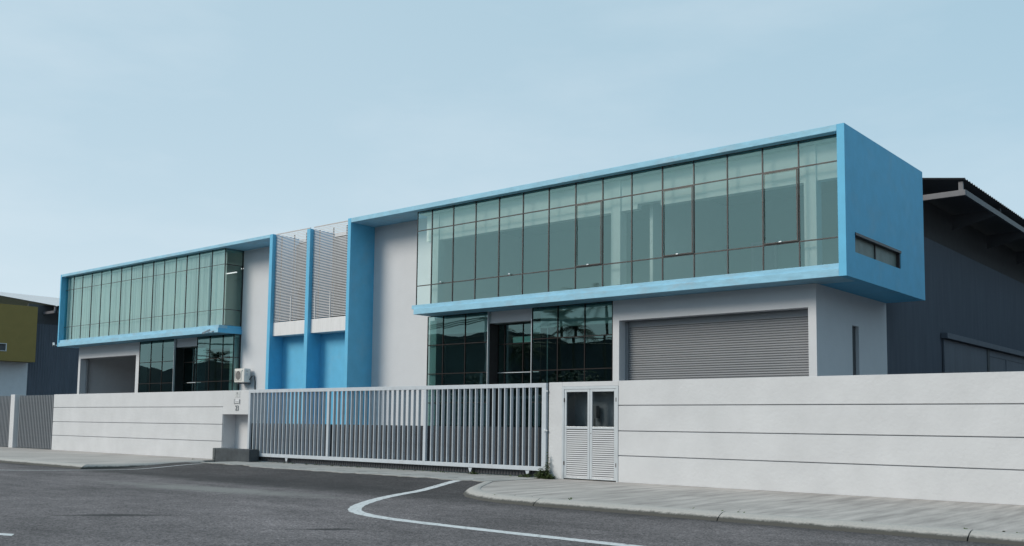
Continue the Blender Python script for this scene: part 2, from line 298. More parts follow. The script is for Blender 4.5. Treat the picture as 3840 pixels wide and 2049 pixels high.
# kerb stones: rounded cross-section swept between stations, a joint between stones
PROF = [(-.02, -.3), (-.02, .012), (.06, .022), (.17, .012), (.27, -.025), (.36, -.085), (.40, -.15), (.41, -.3)]
def kerb(path, outsign, cuts):
    parent = bpy.data.objects.new('kerb', None); C.objects.link(parent); parent['kind'] = 'structure'
    P = [Vector((x, y, 0)) for x, y in path]
    def normal(k):
        d = (P[min(k+1, len(P)-1)]-P[max(k-1, 0)]).normalized(); return Vector((d.y, -d.x, 0))*outsign
    def station(k, shift=0):
        d = (P[min(k+1, len(P)-1)]-P[max(k-1, 0)]).normalized(); n = normal(k)
        return [P[k]+d*shift+n*o+Vector((0, 0, z)) for o, z in PROF]
    for a, c in cuts:
        mb = MB(); rows = [station(k, .011 if k == a else (-.011 if k == c else 0)) for k in range(a, c+1)]
        n = len(PROF)
        for r in rows: mb.v += [tuple(p) for p in r]
        for k in range(len(rows)-1):
            mb.f += [[k*n+j, k*n+j+1, (k+1)*n+j+1, (k+1)*n+j] for j in range(n-1)]
        mb.f += [list(range(n)), [(len(rows)-1)*n+j for j in range(n)]]
        mb.build('kerb_stone', M['kerb'], parent)
    return parent
kerb(kr, -1, [(0, 1), (1, 2), (2, 3), (3, 4), (4, 5), (5, 12)])
k2 = kerb(kl, 1, [(0, 1), (1, 2), (2, 3), (3, 4), (4, 5), (5, 6), (6, 10)])
# concrete threshold with drain slots in front of the gate
st = MB(); xs2 = [-32.3+.35*i for i in range(43)]; random.seed(3)
front = [19.62+random.uniform(-.10, .16)+(.5 if x < -29 else 0) for x in xs2]
n = len(xs2)
st.v = [(x, f, -.02) for x, f in zip(xs2, front)]+[(x, f, .001) for x, f in zip(xs2, front)]+[(x, 22.5, .001) for x in xs2]
st.f = [[i, i+1, n+i+1, n+i] for i in range(n-1)]+[[n+i, n+i+1, 2*n+i+1, 2*n+i] for i in range(n-1)]
strip = st.build('threshold', M['strip']); tag(strip, kind='structure')
sm = MB().box(-.19, .19, -.025, .025, -.01, .004).mesh('drain_slot', M['dark'])  # raised dark piece standing in for the shaded slot recess
for i in range(13): inst(sm, 'drain_slot', strip, (-30.6+i*1.0, 20.35+.03*math.sin(i*2.1), 0))
# painted lines
def ribbon(path, width, name='painted_line', z=.005):
    P = [Vector((x, y, 0)) for x, y in path]; Q = []
    for k in range(len(P)-1):                # catmull-rom through the stations
        p0, p1, p2, p3 = P[max(k-1, 0)], P[k], P[k+1], P[min(k+2, len(P)-1)]
        for s in range(8):
            t = s/8; Q.append(.5*((2*p1)+(p2-p0)*t+(2*p0-5*p1+4*p2-p3)*t*t+(3*p1-p0-3*p2+p3)*t**3))
    Q.append(P[-1]); mb = MB()
    for k, q in enumerate(Q):
        d = (Q[min(k+1, len(Q)-1)]-Q[max(k-1, 0)]).normalized(); nn = Vector((-d.y, d.x, 0))*width/2*(1+.06*math.sin(k*1.7))
        for s in (-1, 1):
            v = q+nn*s; mb.v.append((v.x, v.y, hroad(v.x, v.y)+z))
    mb.f = [[2*k, 2*k+1, 2*k+3, 2*k+2] for k in range(len(Q)-1)]
    o = mb.build(name, M['paint']); tag(o, kind='structure'); return o
ribbon([(9, 11.64), (2, 11.64), (-4, 11.65), (-8.5, 11.66), (-11.2, 11.72), (-13.1, 11.86), (-14.3, 12.25), (-15.15, 12.95), (-15.9, 13.9), (-16.6, 15.0), (-17.2, 16.2), (-17.75, 17.5), (-18.2, 18.6), (-18.6, 19.5)], .26)
ribbon([(-60, 11.7), (-42, 11.8), (-36.5, 12.2), (-33.4, 13.6), (-31.9, 15.6), (-31.35, 16.9), (-31.35, 18.4), (-31.6, 19.7)], .13)
dm = MB(); dm.v = [(-15.1, 6.35, -.125), (-14.88, 6.22, -.125), (-19.8, 4.3, -.125), (-20.0, 4.5, -.125)]; dm.f = [[0, 1, 2, 3]]
tag(dm.build('painted_dash', M['paint']), kind='structure')
# ------------------------------------------------------------------ factory
YF, YG, YK, YW, YB = 26.11, 26.40, 27.05, 27.44, 32.87
fac = empty('factory_building', (-34, 30, 0), 'long blue and white factory with two framed glass boxes behind the sliding gate', 'building')
P_ = lambda name, mt, *a, **k: box(name, mt, fac, *a, **k)
ZB, ZT, ZI = 5.76, 10.09, 9.90
# --- main glass box (right)
fr = MB()
fr.box(-31.35, -10.40, YF, YW+.3, ZI, ZT)
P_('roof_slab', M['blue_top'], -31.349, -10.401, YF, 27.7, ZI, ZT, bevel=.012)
P_('fin', M['blue'], -31.55, -31.351, YF, YW+.15, 0, ZT, bevel=.012)
P_('fin', M['blue'], -34.30, -34.07, YF, YW+.05, 0, 9.97, bevel=.012)
P_('fin', M['blue'], -37.02, -36.80, YF, YW+.15, 0, 10.05, bevel=.012)
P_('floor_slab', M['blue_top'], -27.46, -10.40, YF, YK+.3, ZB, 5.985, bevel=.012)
P_('floor_slab', M['blue'], -27.46, -10.402, YK+.302, YB, ZB, 5.98)
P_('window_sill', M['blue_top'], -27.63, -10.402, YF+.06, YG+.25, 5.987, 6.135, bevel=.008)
# side wall of the box with its slot window
S0, S1 = -10.399, -10.18
sw = MB().box(S0, S1, YF, 26.78, ZB, ZT).box(S0, S1, 30.57, YB, ZB, ZT).box(S0, S1, 26.781, 30.569, 7.08, ZT).box(S0, S1, 26.781, 30.569, ZB, 6.51)
sw = sw.build('side_wall', M['blue'], fac)
wn = MB().box(-10.30, -10.155, 26.785, 30.565, 7.0, 7.075).box(-10.34, -10.2, 30.50, 30.565, 6.515, 7.0).box(-10.34, -10.26, 28.6, 28.64, 6.515, 7.0).build('slot_window', M['frame'], fac)
for a, c in ((26.79, 28.598), (28.642, 30.498)): box('pane', M['slotglass'], wn, -10.32, -10.30, a, c, 6.515, 7.0)
P_('roof_slab', M['roofmetal'], -57.5, -10.402, 27.702, YB, 9.88, 10.02)
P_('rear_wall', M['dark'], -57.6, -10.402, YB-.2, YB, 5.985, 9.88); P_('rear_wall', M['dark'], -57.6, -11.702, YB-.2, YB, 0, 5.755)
# --- bay walls beside the glass
P_('wall', M['white'], -31.35, -27.62, YW, YW+.2, 0, ZI-.002)
P_('wall', M['white'], -37.02, -40.99, YW, YW+.2, 0, ZI-.002)
# --- centre bays: louvres over a spandrel over blue niches
for a, c, ztop in ((-36.80, -34.30, 10.06), (-34.07, -31.55, 10.06)):
    P_('spandrel', M['sill'], a+.001, c-.001, 26.27, 27.3, 5.38, 5.99, bevel=.006)
    P_('niche_wall', M['blue'], a+.001, c-.001, 26.85, 26.95, 0, 5.379)
    P_('inner_wall', M['garage'], a+.001, c-.001, YW-.01, YW+.1, 7.7, 9.72)  # dark grey put in for the shade behind the louvre slats
    P_('inner_wall', M['dark'], a+.001, c-.001, YW+.5, YW+.6, 5.9, 7.7)  # near-black sheet in place of the unlit well
    lv = MB()
    for px in (a+.35, (a+c)/2+.03, c-.35): lv.box(px-.02, px+.02, 26.345, 26.385, 5.99, ztop-.16)
    MB().box(a+.002, c-.002, 26.285, 26.335, ztop-.012, ztop+.014).build('top_rail', M['slat'], fac)
    lo = lv.build('louvre_screen', M['steel'], fac)
    w_ = c-a-.006
    sl = MB().prism([(-.024, -.020), (-.020, -.021), (.022, .008), (.022, .014), (-.024, .013)], 0, -w_/2, w_/2).mesh('slat', M['slat'])
    z = 6.06
    while z < ztop-.035:
        inst(sl, 'slat', lo, ((a+c)/2, 26.31, z)); z += .0695
    ov = MB().box((a+c)/2-.0, (a+c)/2+.04, 26.262, 26.285, 5.992, 7.12)
    if a > -35: ov.box(a+.24, a+.275, 26.262, 26.285, 5.992, 7.14)
    ov.build('flat_bar', M['slat'], fac)
# --- curtain walls
def curtain_wall(name, xs, zs, Y, gm, heavy=(), ends=(True, True), mw=.032):
    """mullion grid at the given x and z lines, with a glass pane in every cell"""
    mb = MB(); x0, x1, z0, z1 = xs[0], xs[-1], zs[0], zs[-1]
    for i, x in enumerate(xs):
        if (i == 0 and not ends[0]) or (i == len(xs)-1 and not ends[1]): continue
        hw = mw/2*(2.3 if i in heavy else 1)
        mb.box(max(x-hw, x0), min(x+hw, x1), Y-.012, Y+.04, z0, z1)
    for z in zs: mb.box(x0+.001, x1-.001, Y-.010, Y+.038, max(z-mw/2, z0), min(z+mw/2, z1))
    fo = mb.build(name, M['frame'] if gm is M['glass'] else M['frame_gf'], fac)
    cache = {}
    for i in range(len(xs)-1):
        for k in range(len(zs)-1):
            wd, ht = round(xs[i+1]-xs[i]-.004, 3), round(zs[k+1]-zs[k]-.004, 3)
            if (wd, ht) not in cache: cache[wd, ht] = MB().quad((-wd/2, 0, -ht/2), (wd/2, 0, -ht/2), (wd/2, 0, ht/2), (-wd/2, 0, ht/2)).mesh('pane', gm)
            p = inst(cache[wd, ht], 'pane', fo, ((xs[i]+xs[i+1])/2, Y+.01, (zs[k]+zs[k+1])/2))
            p.rotation_euler = (random.uniform(-.0015, .0015), 0, random.uniform(-.0025, .0025))
    return fo
XB = [-27.63, -26.81, -25.65, -24.48, -23.31, -22.16, -20.97, -19.79, -18.65, -17.48, -16.30, -15.15, -13.98, -12.81, -11.67, -10.42]
XS = [-57.70, -56.60, -55.52, -54.40, -53.28, -52.17, -51.05, -49.95, -48.79, -47.67, -46.58, -45.44, -44.43, -43.29, -42.14, -41.02]
ZU = [6.137, 6.92, 9.12, ZI-.002]
cw = curtain_wall('curtain_wall', XB, ZU, YG, M['glass'], ends=(True, False))
# opening lights: heavier sash frames with a small catch
for a, c in ((-12.81, -11.67), (-16.30, -15.15), (-19.79, -18.65)):
    s = MB()
    for q in ((a+.018, a+.04, 6.94, 9.10), (c-.055, c-.018, 6.94, 9.10), (a+.041, c-.056, 9.07, 9.10), (a+.041, c-.056, 6.94, 6.97)): s.box(q[0], q[1], YG-.05, YG-.036, q[2], q[3])
    so = s.build('sash', M['frame'], cw)
for a, c in ((-12.81, -11.67), (-16.30, -15.15), (-19.79, -18.65), (-23.31, -22.16), (-26.81, -25.65)):
    MB().box((a+c)/2-.04, (a+c)/2+.04, YG-.075, YG-.051, 6.955, 6.985).build('window_catch', M['alu'], cw)
cs = curtain_wall('curtain_wall', XS, ZU, YG, M['glass'], heavy=(3, 6, 9, 12), mw=.015)
# return glass at the right end of the small box
rg = MB()
for z in ZU: rg.box(-41.055, -41.02, YG+.075, YW-.03, max(z-.018, ZU[0]), min(z+.018, ZU[-1]))
rg.box(-41.058, -41.018, YW-.055, YW-.001, ZU[0], ZU[-1])
rgo = rg.build('return_window', M['frame'], fac)
for k in range(3): MB().quad((-41.035, YG+.07, ZU[k]+.01), (-41.035, YW-.05, ZU[k]+.01), (-41.035, YW-.05, ZU[k+1]-.01), (-41.035, YG+.07, ZU[k+1]-.01)).build('pane', M['glass'], rgo)
# --- small glass box (left)
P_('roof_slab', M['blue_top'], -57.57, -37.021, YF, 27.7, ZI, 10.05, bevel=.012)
P_('side_wall', M['blue'], -57.70, -57.571, YF, YB, ZB+.0, 10.05, bevel=.01)
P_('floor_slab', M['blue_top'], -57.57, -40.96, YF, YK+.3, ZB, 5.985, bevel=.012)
P_('floor_slab', M['blue'], -40.959, -41.02, YF+.02, YW-.002, ZB+.004, 5.98)
P_('floor_slab', M['room'], -57.57, -41.02, YK+.302, YB, ZB, 5.98)
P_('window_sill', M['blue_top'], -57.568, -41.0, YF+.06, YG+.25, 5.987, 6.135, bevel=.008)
P_('window_sill', M['blue'], -41.019, -41.001, YG+.252, YW-.002, 5.987, 6.135)
# --- rooms behind the upper glass
for x0, x1 in ((-27.60, -10.42), (-57.5, -41.1)):
    P_('room_floor', M['roomfloor'], x0, x1, YG+.26, 32.5, 5.985, 6.12)
    P_('room_wall', M['roomback'], x0, x1, 32.5, 32.6, 6.12, 9.8)
    P_('ceiling', M['roomback'], x0, x1, YG+.1, 32.5, 9.80, 9.86)
    P_('room_wall', M['room'], x0+.0, x0+.12, 27.2 if x0 > -30 else YG+.1, 32.5, 6.12, 9.8)
P_('room_wall', M['room'], -41.2, -41.1, 27.7, 32.5, 6.12, 9.8)
P_('beam', M['room'], -27.48, -17.5, 26.78, 27.05, 8.74, 9.8)
P_('beam', M['room'], -16.6, -10.42, 26.78, 27.05, 8.74, 9.8)
P_('beam', M['room'], -17.5, -16.6, 26.78, 27.05, 8.90, 9.8)
for x in (-11.47, -18.34, -26.95): P_('column', M['room'], x-.19, x+.19, 26.72, 27.10, 6.12, 9.8, bevel=.01)
P_('partition', M['room'], -17.35, -17.23, 27.3, 32.5, 6.12, 9.8)
P_('door_frame', M['plate'], -16.2, -15.2, 32.4, 32.5, 6.12, 8.3)
P_('door_leaf', M['roomgrey'], -16.1, -15.3, 32.38, 32.4, 6.12, 8.22)
# curtains: pleated sheer lengths drawn across the small box, with gaps
def curtain(x0, x1):
    mb = MB(); n = int((x1-x0)/.03); top, bot = 9.75, 6.13
    for i in range(n+1):
        x = x0+(x1-x0)*i/n; y = 26.62+.018*math.sin(x*31+2*math.sin(x*3.1))+.012*math.sin(x*13)
        mb.v += [(x, y, bot), (x, y, top)]
    mb.f = [[2*i, 2*i+2, 2*i+3, 2*i+1] for i in range(n)]
    mb.build('curtain', M['curtain'], fac, smooth=True)
xx = -57.25
for wd, gap in ((2.9, .05), (2.4, .0), (2.7, .03), (1.35, .12), (3.1, .0), (1.9, .25), (2.15, .0)):
    curtain(xx, min(xx+wd, -41.15)); xx += wd+gap
for x, y in ((-42.2, 28.5), (-44.6, 29.0)): P_('lamp_tube', M['tube'], x-.6, x+.6, y, y+.06, 9.3, 9.34)
# --- ground floor, right unit
P_('wall', M['white'], -11.72, -11.47, YK, 27.6, 0, 5.758)
sidew = MB().box(-11.70, -11.47, 27.6, 29.8, 0, 5.758).box(-11.70, -11.47, 30.35, YB, 0, 5.758).box(-11.70, -11.47, 29.8, 30.35, 4.75, 5.758).build('wall', M['white'], fac)
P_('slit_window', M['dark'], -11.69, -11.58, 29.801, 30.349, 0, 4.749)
P_('wall', M['white'], -18.41, -11.721, YK, 27.6, 5.07, 5.758)
P_('wall', M['white'], -18.67, -18.411, YK, 27.6, 0, 5.758)
# roller shutter
sh = MB().box(-18.41, -18.30, 27.42, 27.50, 0, 5.06).box(-11.83, -11.722, 27.42, 27.50, 0, 5.06).box(-18.30, -11.83, 27.47, 27.58, 4.85, 5.06).build('roller_shutter', M['shutter'], fac)
prof = [(0, -.0375), (-.006, -.034), (-.032, -.016), (-.034, .0), (-.016, .024), (0, .0375), (.004, .0375), (.004, -.0375)]
sl = MB().prism(prof, 0, -3.235, 3.235).mesh('slat', M['shutter'])
for i in range(63): inst(sl, 'slat', sh, (-15.065, 27.50, .06+i*.0765))
# curtain walls and the glass entrance
A = [-27.61, -26.74, -25.55, -24.37]; Bx = [-22.21, -21.04, -19.85, -18.68]; ZG = [.05, 1.2, 2.33, 3.47, 4.61, 5.757]
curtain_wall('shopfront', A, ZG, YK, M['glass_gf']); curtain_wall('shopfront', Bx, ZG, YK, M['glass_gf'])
P_('lit_glass_edge', M['alu'], -24.369, -24.345, YK-.04, YK+.06, 0, 5.757); P_('lit_glass_edge', M['alu'], -22.235, -22.211, YK-.04, YK+.06, 0, 5.757)  # bright strips standing in for the lit edges of the return glass
P_('lintel', M['white'], -24.344, -22.236, YK+.10, YK+.35, 5.32, 5.758)
curtain_wall('entrance', [-24.34, -24.0, -23.1, -22.24], [.05, 3.47, 4.55, 5.30], YK+.55, M['glass_gf'])
P_('transom', M['alu'], -24.3, -22.3, YK+.50, YK+.51, 3.45, 3.475)
P_('reveal', M['frame'], -24.40, -24.346, YK+.07, YK+.58, 0, 5.31)
for a, c in ((-23.6, -23.14), (-23.06, -22.6)): P_('light_patch', M['lightpatch'], a, c, YK+.565, YK+.57, 4.58, 4.80)  # pale panels for the bright rectangles showing in the glass
P_('interior_wall', M['room'], -27.6, -27.35, YK+.8, 32, 0, 5.7); P_('ceiling', M['room'], -27.3, -18.7, YK+.15, 32, 5.60, 5.70)
P_('beam', M['room'], -27.3, -24.5, YK+.35, YK+.6, 5.05, 5.6); P_('beam', M['room'], -22.1, -18.7, YK+.35, YK+.6, 5.05, 5.6)
P_('column', M['room'], -27.60, -27.22, YK+.10, YK+.45, 0.05, 5.6)
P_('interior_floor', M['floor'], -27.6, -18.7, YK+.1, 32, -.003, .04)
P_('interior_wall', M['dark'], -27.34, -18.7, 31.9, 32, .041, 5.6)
P_('post', M['alu'], -21.72, -21.69, YK+.25, YK+.28, .05, 5.2)
# --- ground floor, left unit
P_('wall', M['white'], -56.91, -56.67, YK, 27.55, 0, 5.758)
P_('wall', M['white'], -56.67, -50.27, YK, 27.55, 5.07, 5.758)
P_('wall', M['white'], -50.27, -49.93, YK, 27.55, 0, 5.758)
P_('wall', M['nwall'], -56.91, -56.7, 27.55, YB, 0, 5.758)
P_('interior_wall', M['garage'], -56.69, -49.95, 32.0, 32.1, 0, 5.7)
P_('interior_wall', M['garage'], -50.1, -49.95, 27.56, 32, 0, 5.7)
P_('interior_door', M['cladding'], -52.6, -51.3, 31.94, 31.99, 0, 4.2)
P_('guide_rail', M['shutter'], -56.66, -56.50, 27.40, 27.50, 0, 5.06)
curtain_wall('shopfront', [-49.91, -48.72, -47.56, -46.38], ZG, YK, M['glass_gf'])
curtain_wall('shopfront', [-44.25, -43.10, -41.95, -41.04], ZG, YK, M['glass_gf'])
P_('lit_glass_edge', M['alu'], -46.379, -46.355, YK-.04, YK+.06, 0, 5.757)
P_('lintel', M['white'], -46.354, -44.252, YK+.10, YK+.35, 5.32, 5.758)
curtain_wall('entrance', [-46.34, -45.4, -44.26], [.05, 3.47, 4.55, 5.30], YK+.55, M['glass_gf'])
P_('transom', M['alu'], -45.9, -44.6, YK+.50, YK+.51, 3.46, 3.50)
P_('light_patch', M['lightpatch'], -44.95, -44.35, YK+.565, YK+.57, 4.58, 4.78)
r2 = MB()
for z in ZG[1:]: r2.box(-41.055, -41.02, YK+.075, YW-.03, z-.018, z+.018-.001*(z > 5.7)*40)
r2.box(-41.058, -41.018, YW-.055, YW-.001, 0, 5.757)
r2o = r2.build('return_window', M['frame'], fac)
for k in range(5): MB().quad((-41.035, YK+.07, ZG[k]+.02), (-41.035, YW-.05, ZG[k]+.02), (-41.035, YW-.05, ZG[k+1]-.02), (-41.035, YK+.07, ZG[k+1]-.02)).build('pane', M['glass_gf'], r2o)
P_('interior_wall', M['room'], -41.6, -41.4, YW+.02, 32, 0, 5.7); P_('column', M['room'], -41.55, -41.25, YK+.16, YK+.4, .05, 5.6)
P_('ceiling', M['room'], -49.9, -41.1, YK+.15, 32, 5.60, 5.70); P_('beam', M['room'], -44.2, -41.6, YK+.45, YK+.7, 5.15, 5.6)
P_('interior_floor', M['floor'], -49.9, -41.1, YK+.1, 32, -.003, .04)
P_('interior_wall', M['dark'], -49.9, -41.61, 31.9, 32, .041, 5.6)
# --- warehouse behind: corrugated side wall, deep eave, big sliding door
def corrugated(name, mt, parent, X, y0, y1, z0, z1, pitch=.2, amp=.022):
    mb = MB(); n = int((y1-y0)/pitch*4)
    for i in range(n+1):
        y = y0+(y1-y0)*i/n; x = X+(amp, 0, -amp, 0)[i % 4]; mb.v += [(x, y, z0), (x, y, z1)]
    mb.f = [[2*i, 2*i+2, 2*i+3, 2*i+1] for i in range(n)]
    return mb.build(name, mt, parent)
def roof(parent, X0, Y0, Y1, xl, ridge=(-2.7, 10.66), zl=9.9):            # X0 = eave line; sheets run across, so their ends read as a saw edge
    prof = [(0, 10.24), ridge, (xl, zl)]
    mb = MB(); n = int((Y1-Y0)/.30*4)
    for k, (dx, z) in enumerate(prof):
        for i in range(n+1):
            mb.v.append((X0+dx, Y0+(Y1-Y0)*i/n, z+(.045, .045, 0, 0)[i % 4]))
    m_ = n+1
    mb.f = [[k*m_+i, k*m_+i+1, (k+1)*m_+i+1, (k+1)*m_+i] for k in range(2) for i in range(n)]
    mb.build('roof', M['roofmetal'], parent)
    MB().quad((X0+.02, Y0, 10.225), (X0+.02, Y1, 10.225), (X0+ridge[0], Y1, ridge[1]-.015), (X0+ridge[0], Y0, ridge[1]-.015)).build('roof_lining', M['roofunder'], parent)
    MB().prism([(X0-.12, 9.72), (X0-.04, 9.72), (X0-.04, 9.92), (X0-.12, 9.92)], 1, Y0+.3, Y1).build('eave_beam', M['beamdark'], parent)
    box('rake_beam', M['steel'], parent, X0-3, X0-.0, Y0+.02, Y0+.12, 9.68, 9.88, bevel=.01)
    box('bracket', M['steel'], parent, X0-.25, X0-.1, Y0+.12, Y0+.22, 9.88, 10.2)
    for i in range(1, 8): MB().prism([(X0-.12, 9.93), (X0-1.95, 9.5), (X0-1.95, 10.1), (X0-.12, 10.15)], 1, Y0+i*5.2, Y0+i*5.2+.1).build('roof_bracket', M['roofunder'], parent)
corrugated('warehouse_wall', M['cladding'], fac, -11.49, YB+.002, 84, -.1, 8.72)
P_('warehouse_wall', M['dark'], -12.0, -11.9, YB, 84, 8.0, 10.45)  # dark sheet standing in for the shaded opening under the eave
P_('warehouse_wall', M['cladding'], -57.6, -11.55, YB+.01, YB+.15, 0, 9.8)
roof(fac, -9.5, 35.3, 84, -24)
P_('door_track', M['cladding'], -11.46, -11.22, 38.8, 60, 5.0, 5.22, bevel=.01)
P_('sliding_door', M['cladding'], -11.45, -11.38, 38.9, 44.9, 0, 4.98)
P_('door_post', M['dark'], -11.45, -11.35, 44.91, 45.25, 0, 4.98)
sd_ = MB().box(-11.45, -11.40, 45.26, 52, 4.7, 4.98).box(-11.45, -11.40, 45.26, 52, 3.9, 4.1).box(-11.45, -11.40, 48.2, 48.4, 4.1, 4.7).box(-11.45, -11.40, 45.26, 52, 0, 3.89).build('sliding_door', M['cladding'], fac)
for a, c in ((45.26, 48.19), (48.41, 52)): box('pane', M['cladding'], sd_, -11.44, -11.42, a, c, 4.101, 4.699)
# ------------------------------------------------------------------ things on the factory
ac = empty('air_conditioner', (-40.3, 27.1, 3.35), 'beige air conditioner outdoor unit bracketed to the white wall above the gate', 'air conditioner')
box('casing', M['ac'], ac, -40.72, -39.91, 26.95, 27.30, 3.38, 4.04, bevel=.02)
gr = MB()
gr.box(-40.66, -40.64, 26.925, 26.949, 3.47, 3.94).box(-40.16, -40.14, 26.925, 26.949, 3.47, 3.94).box(-40.64, -40.16, 26.925, 26.949, 3.92, 3.94).box(-40.64, -40.16, 26.925, 26.949, 3.47, 3.49)
for i in range(7): gr.box(-40.64, -40.16, 26.93, 26.94, 3.53+i*.056, 3.54+i*.056)
gr.build('fan_grille', M['ac'], ac)
fan = MB().prism([(-40.4+.21*math.cos(a*math.pi/12), 3.705+.21*math.sin(a*math.pi/12)) for a in range(24)], 1, 26.944, 26.9485).build('fan_opening', M['acgrill'], ac)
box('bracket', M['steel'], ac, -40.5, -40.46, 27.0, 27.439, 3.31, 3.36); box('bracket', M['steel'], ac, -40.1, -40.06, 27.0, 27.439, 3.31, 3.36)
box('valve_cover', M['plate'], ac, -39.909, -39.88, 27.05, 27.15, 3.7, 3.82)
box('logo', M['teal'], ac, -40.08, -40.03, 26.944, 26.949, 3.9, 3.95)
box('label_plate', M['ink'], ac, -39.909, -39.903, 27.05, 27.16, 3.9, 3.93)
MB().tube([(-39.9, 27.25, 3.5), (-39.8, 27.3, 3.66), (-39.70, 27.36, 3.70), (-39.66, 27.40, 3.4), (-39.67, 27.41, 1.0)], .025).build('refrigerant_pipe', M['black'], ac)
def cctv(x, y, z, dx, dz, label):
    e = empty('security_camera', (x, y, z), label, 'camera', 'security cameras under the glass boxes')
    mb = MB().box(-.055, .055, -.20, .20, -.05, .05)
    R = Matrix.Rotation(dx, 3, 'Z') @ Matrix.Rotation(dz, 3, 'X')
    mb.v = [tuple(R @ Vector(v)+Vector((x, y, z))) for v in mb.v]; mb.build('camera_body', M['plate'], e, bevel=.012)
    mb = MB().box(-.045, .045, -.206, -.200, -.04, .04); mb.v = [tuple(R @ Vector(v)+Vector((x, y, z))) for v in mb.v]; mb.build('lens', M['acgrill'], e)
    return e
c1 = cctv(-41.55, 25.86, 5.80, -.5, .5, 'white security camera hanging under the right end of the left glass box')
MB().tube([(-41.55, 25.95, 5.76), (-41.4, 26.0, 5.78), (-41.3, 26.109, 5.85)], .022).build('bracket', M['plate'], c1)
c2 = cctv(-57.95, 26.02, 5.90, 1.2, .45, 'small security camera at the far left corner of the glass box')
MB().tube([(-57.85, 26.1, 5.86), (-57.76, 26.15, 5.84), (-57.701, 26.2, 5.86)], .022).build('bracket', M['plate'], c2)
# ------------------------------------------------------------------ boundary walls
YP = 22.16
def bandwall(name, x0, x1, label, holes=(), origin=None):
    t = empty(name, ((x0+x1)/2, YP+.1, 0), label, 'wall')
    return t
rw = bandwall('boundary_wall', -17.54, 8, 'long white rendered wall with three grooves beside the pavement, right of the gate')
core = MB().box(-15.10, 8, YP+.06, YP+.22, 0, 2.76).box(-17.54, -17.05, YP+.0, YP+.62, 0, 2.77).box(-17.049, -15.101, YP+.0, YP+.22, 2.64, 2.77)
core.build('wall_core', M['wallwhite'], rw, bevel=.012)
ZBANDS = [(0, .71), (.735, 1.385), (1.41, 2.085), (2.11, 2.775)]
for z0, z1 in ZBANDS: box('wall_band', M['wallwhite'], rw, -15.099, 8, YP, YP+.065, z0, z1, bevel=.006)
# meter cupboard in the wall: frame, two leaves each with a window and louvre slats
cup = MB().box(-17.045, -16.975, YP-.015, YP+.1, 0, 2.638).box(-15.165, -15.105, YP-.015, YP+.1, 0, 2.638).box(-16.974, -15.166, YP-.015, YP+.1, 2.565, 2.638)
cup = cup.build('door_frame', M['alu'], rw)
for a, c in ((-16.97, -16.075), (-16.065, -15.17)):
    lf = MB().box(a, a+.075, YP+.0, YP+.05, .03, 2.56).box(c-.075, c, YP+.0, YP+.05, .03, 2.56).box(a+.076, c-.076, YP+.0, YP+.05, 2.485, 2.56).box(a+.076, c-.076, YP, YP+.05, 1.43, 1.50).box(a+.076, c-.076, YP, YP+.05, .03, .07)
    lf = lf.build('cupboard_door', M['alu'], rw, bevel=.004)
    MB().quad((a+.07, YP+.03, 1.49), (c-.07, YP+.03, 1.49), (c-.07, YP+.03, 2.49), (a+.07, YP+.03, 2.49)).build('pane', M['glass_clear'], lf)
    w_ = c-a-.155
    s = MB().prism([(-.024, -.026), (-.018, -.026), (.018, .010), (.014, .014), (-.024, .010)], 0, -w_/2, w_/2).mesh('slat', M['white'])
    for i in range(23): inst(s, 'slat', lf, ((a+c)/2, YP+.025, .105+i*.0585))
    for zz in (2.2, .4): MB().box((a if a < -16.5 else c)-.012, (a if a < -16.5 else c)+.012, YP-.02, YP-.001, zz, zz+.11).build('hinge', M['frame'], lf)
    if a > -16.5: MB().box(a+.025, a+.045, YP-.006, YP-.001, 1.3, 1.32).build('keyhole', M['black'], lf)
cb = MB().box(-17.04, -15.11, YP+.60, YP+.62, 0, 2.6).box(-15.11, -15.10, YP+.1, YP+.6, 0, 2.6).box(-17.04, -15.11, YP+.22, YP+.62, 2.60, 2.64)
MB().box(-16.97, -15.17, YP+.055, YP+.06, .02, 1.44).build('slat_gap_shade', M['dark'], rw)  # dark sheet painting the shade between the cupboard's louvre slats
cb.build('cupboard_lining', M['roomgrey'], rw)
mtr = MB().box(-16.28, -16.10, YP+.35, YP+.5, 1.75, 2.1).box(-16.22, -16.16, YP+.35, YP+.4, 1.1, 1.74).build('water_meter', M['ink'], rw)
# left wall with pillar and niche
lw = bandwall('boundary_wall', -49, -32.4, 'white grooved wall with house number and niche, left of the gate')
MB().box(-49.0, -34.21, YP+.06, YP+.22, 0, 2.73).build('wall_core', M['wallwhite'], lw, bevel=.02)
for z0, z1 in ZBANDS: box('wall_band', M['wallwhite'], lw, -49.02, -34.205, YP, YP+.065, z0, z1-.03*(z1 > 2.7), bevel=.008)
pr = MB().box(-34.204, -32.40, YP, YP+.80, 1.80, 2.745).box(-34.204, -32.40, YP+.60, YP+.80, 0, 1.799).box(-32.42, -32.40, YP+.05, YP+.6, 0, 1.799).box(-34.204, -34.18, YP+.03, YP+.6, 0, 1.799)
pr.build('gate_pillar', M['wallwhite'], lw, bevel=.006)
box('niche_floor', M['wallwhite'], lw, -34.178, -32.421, YP+.0, YP+.6, .0, .42)
blk = empty('concrete_block', (-32.6, 21.8, 0), 'low dark concrete block at the foot of the gate pillar', 'concrete block')
bk = box('block', M['block'], blk, -33.78, -31.52, 21.62, 22.06, -.1, .47, bevel=.02)
bm = MB().box(-33.95, -33.782, 21.60, 22.1, -.1, .475).build('mossy_end', M['moss'], blk, bevel=.03)
tap = empty('water_tap', (-32.7, 22.5, .8), 'teal water valve on a grey pipe inside the wall niche', 'tap')
MB().tube([(-32.95, 22.6, .42), (-32.95, 22.6, .88), (-32.75, 22.58, .88)], .022).build('pipe', M['ink'], tap)
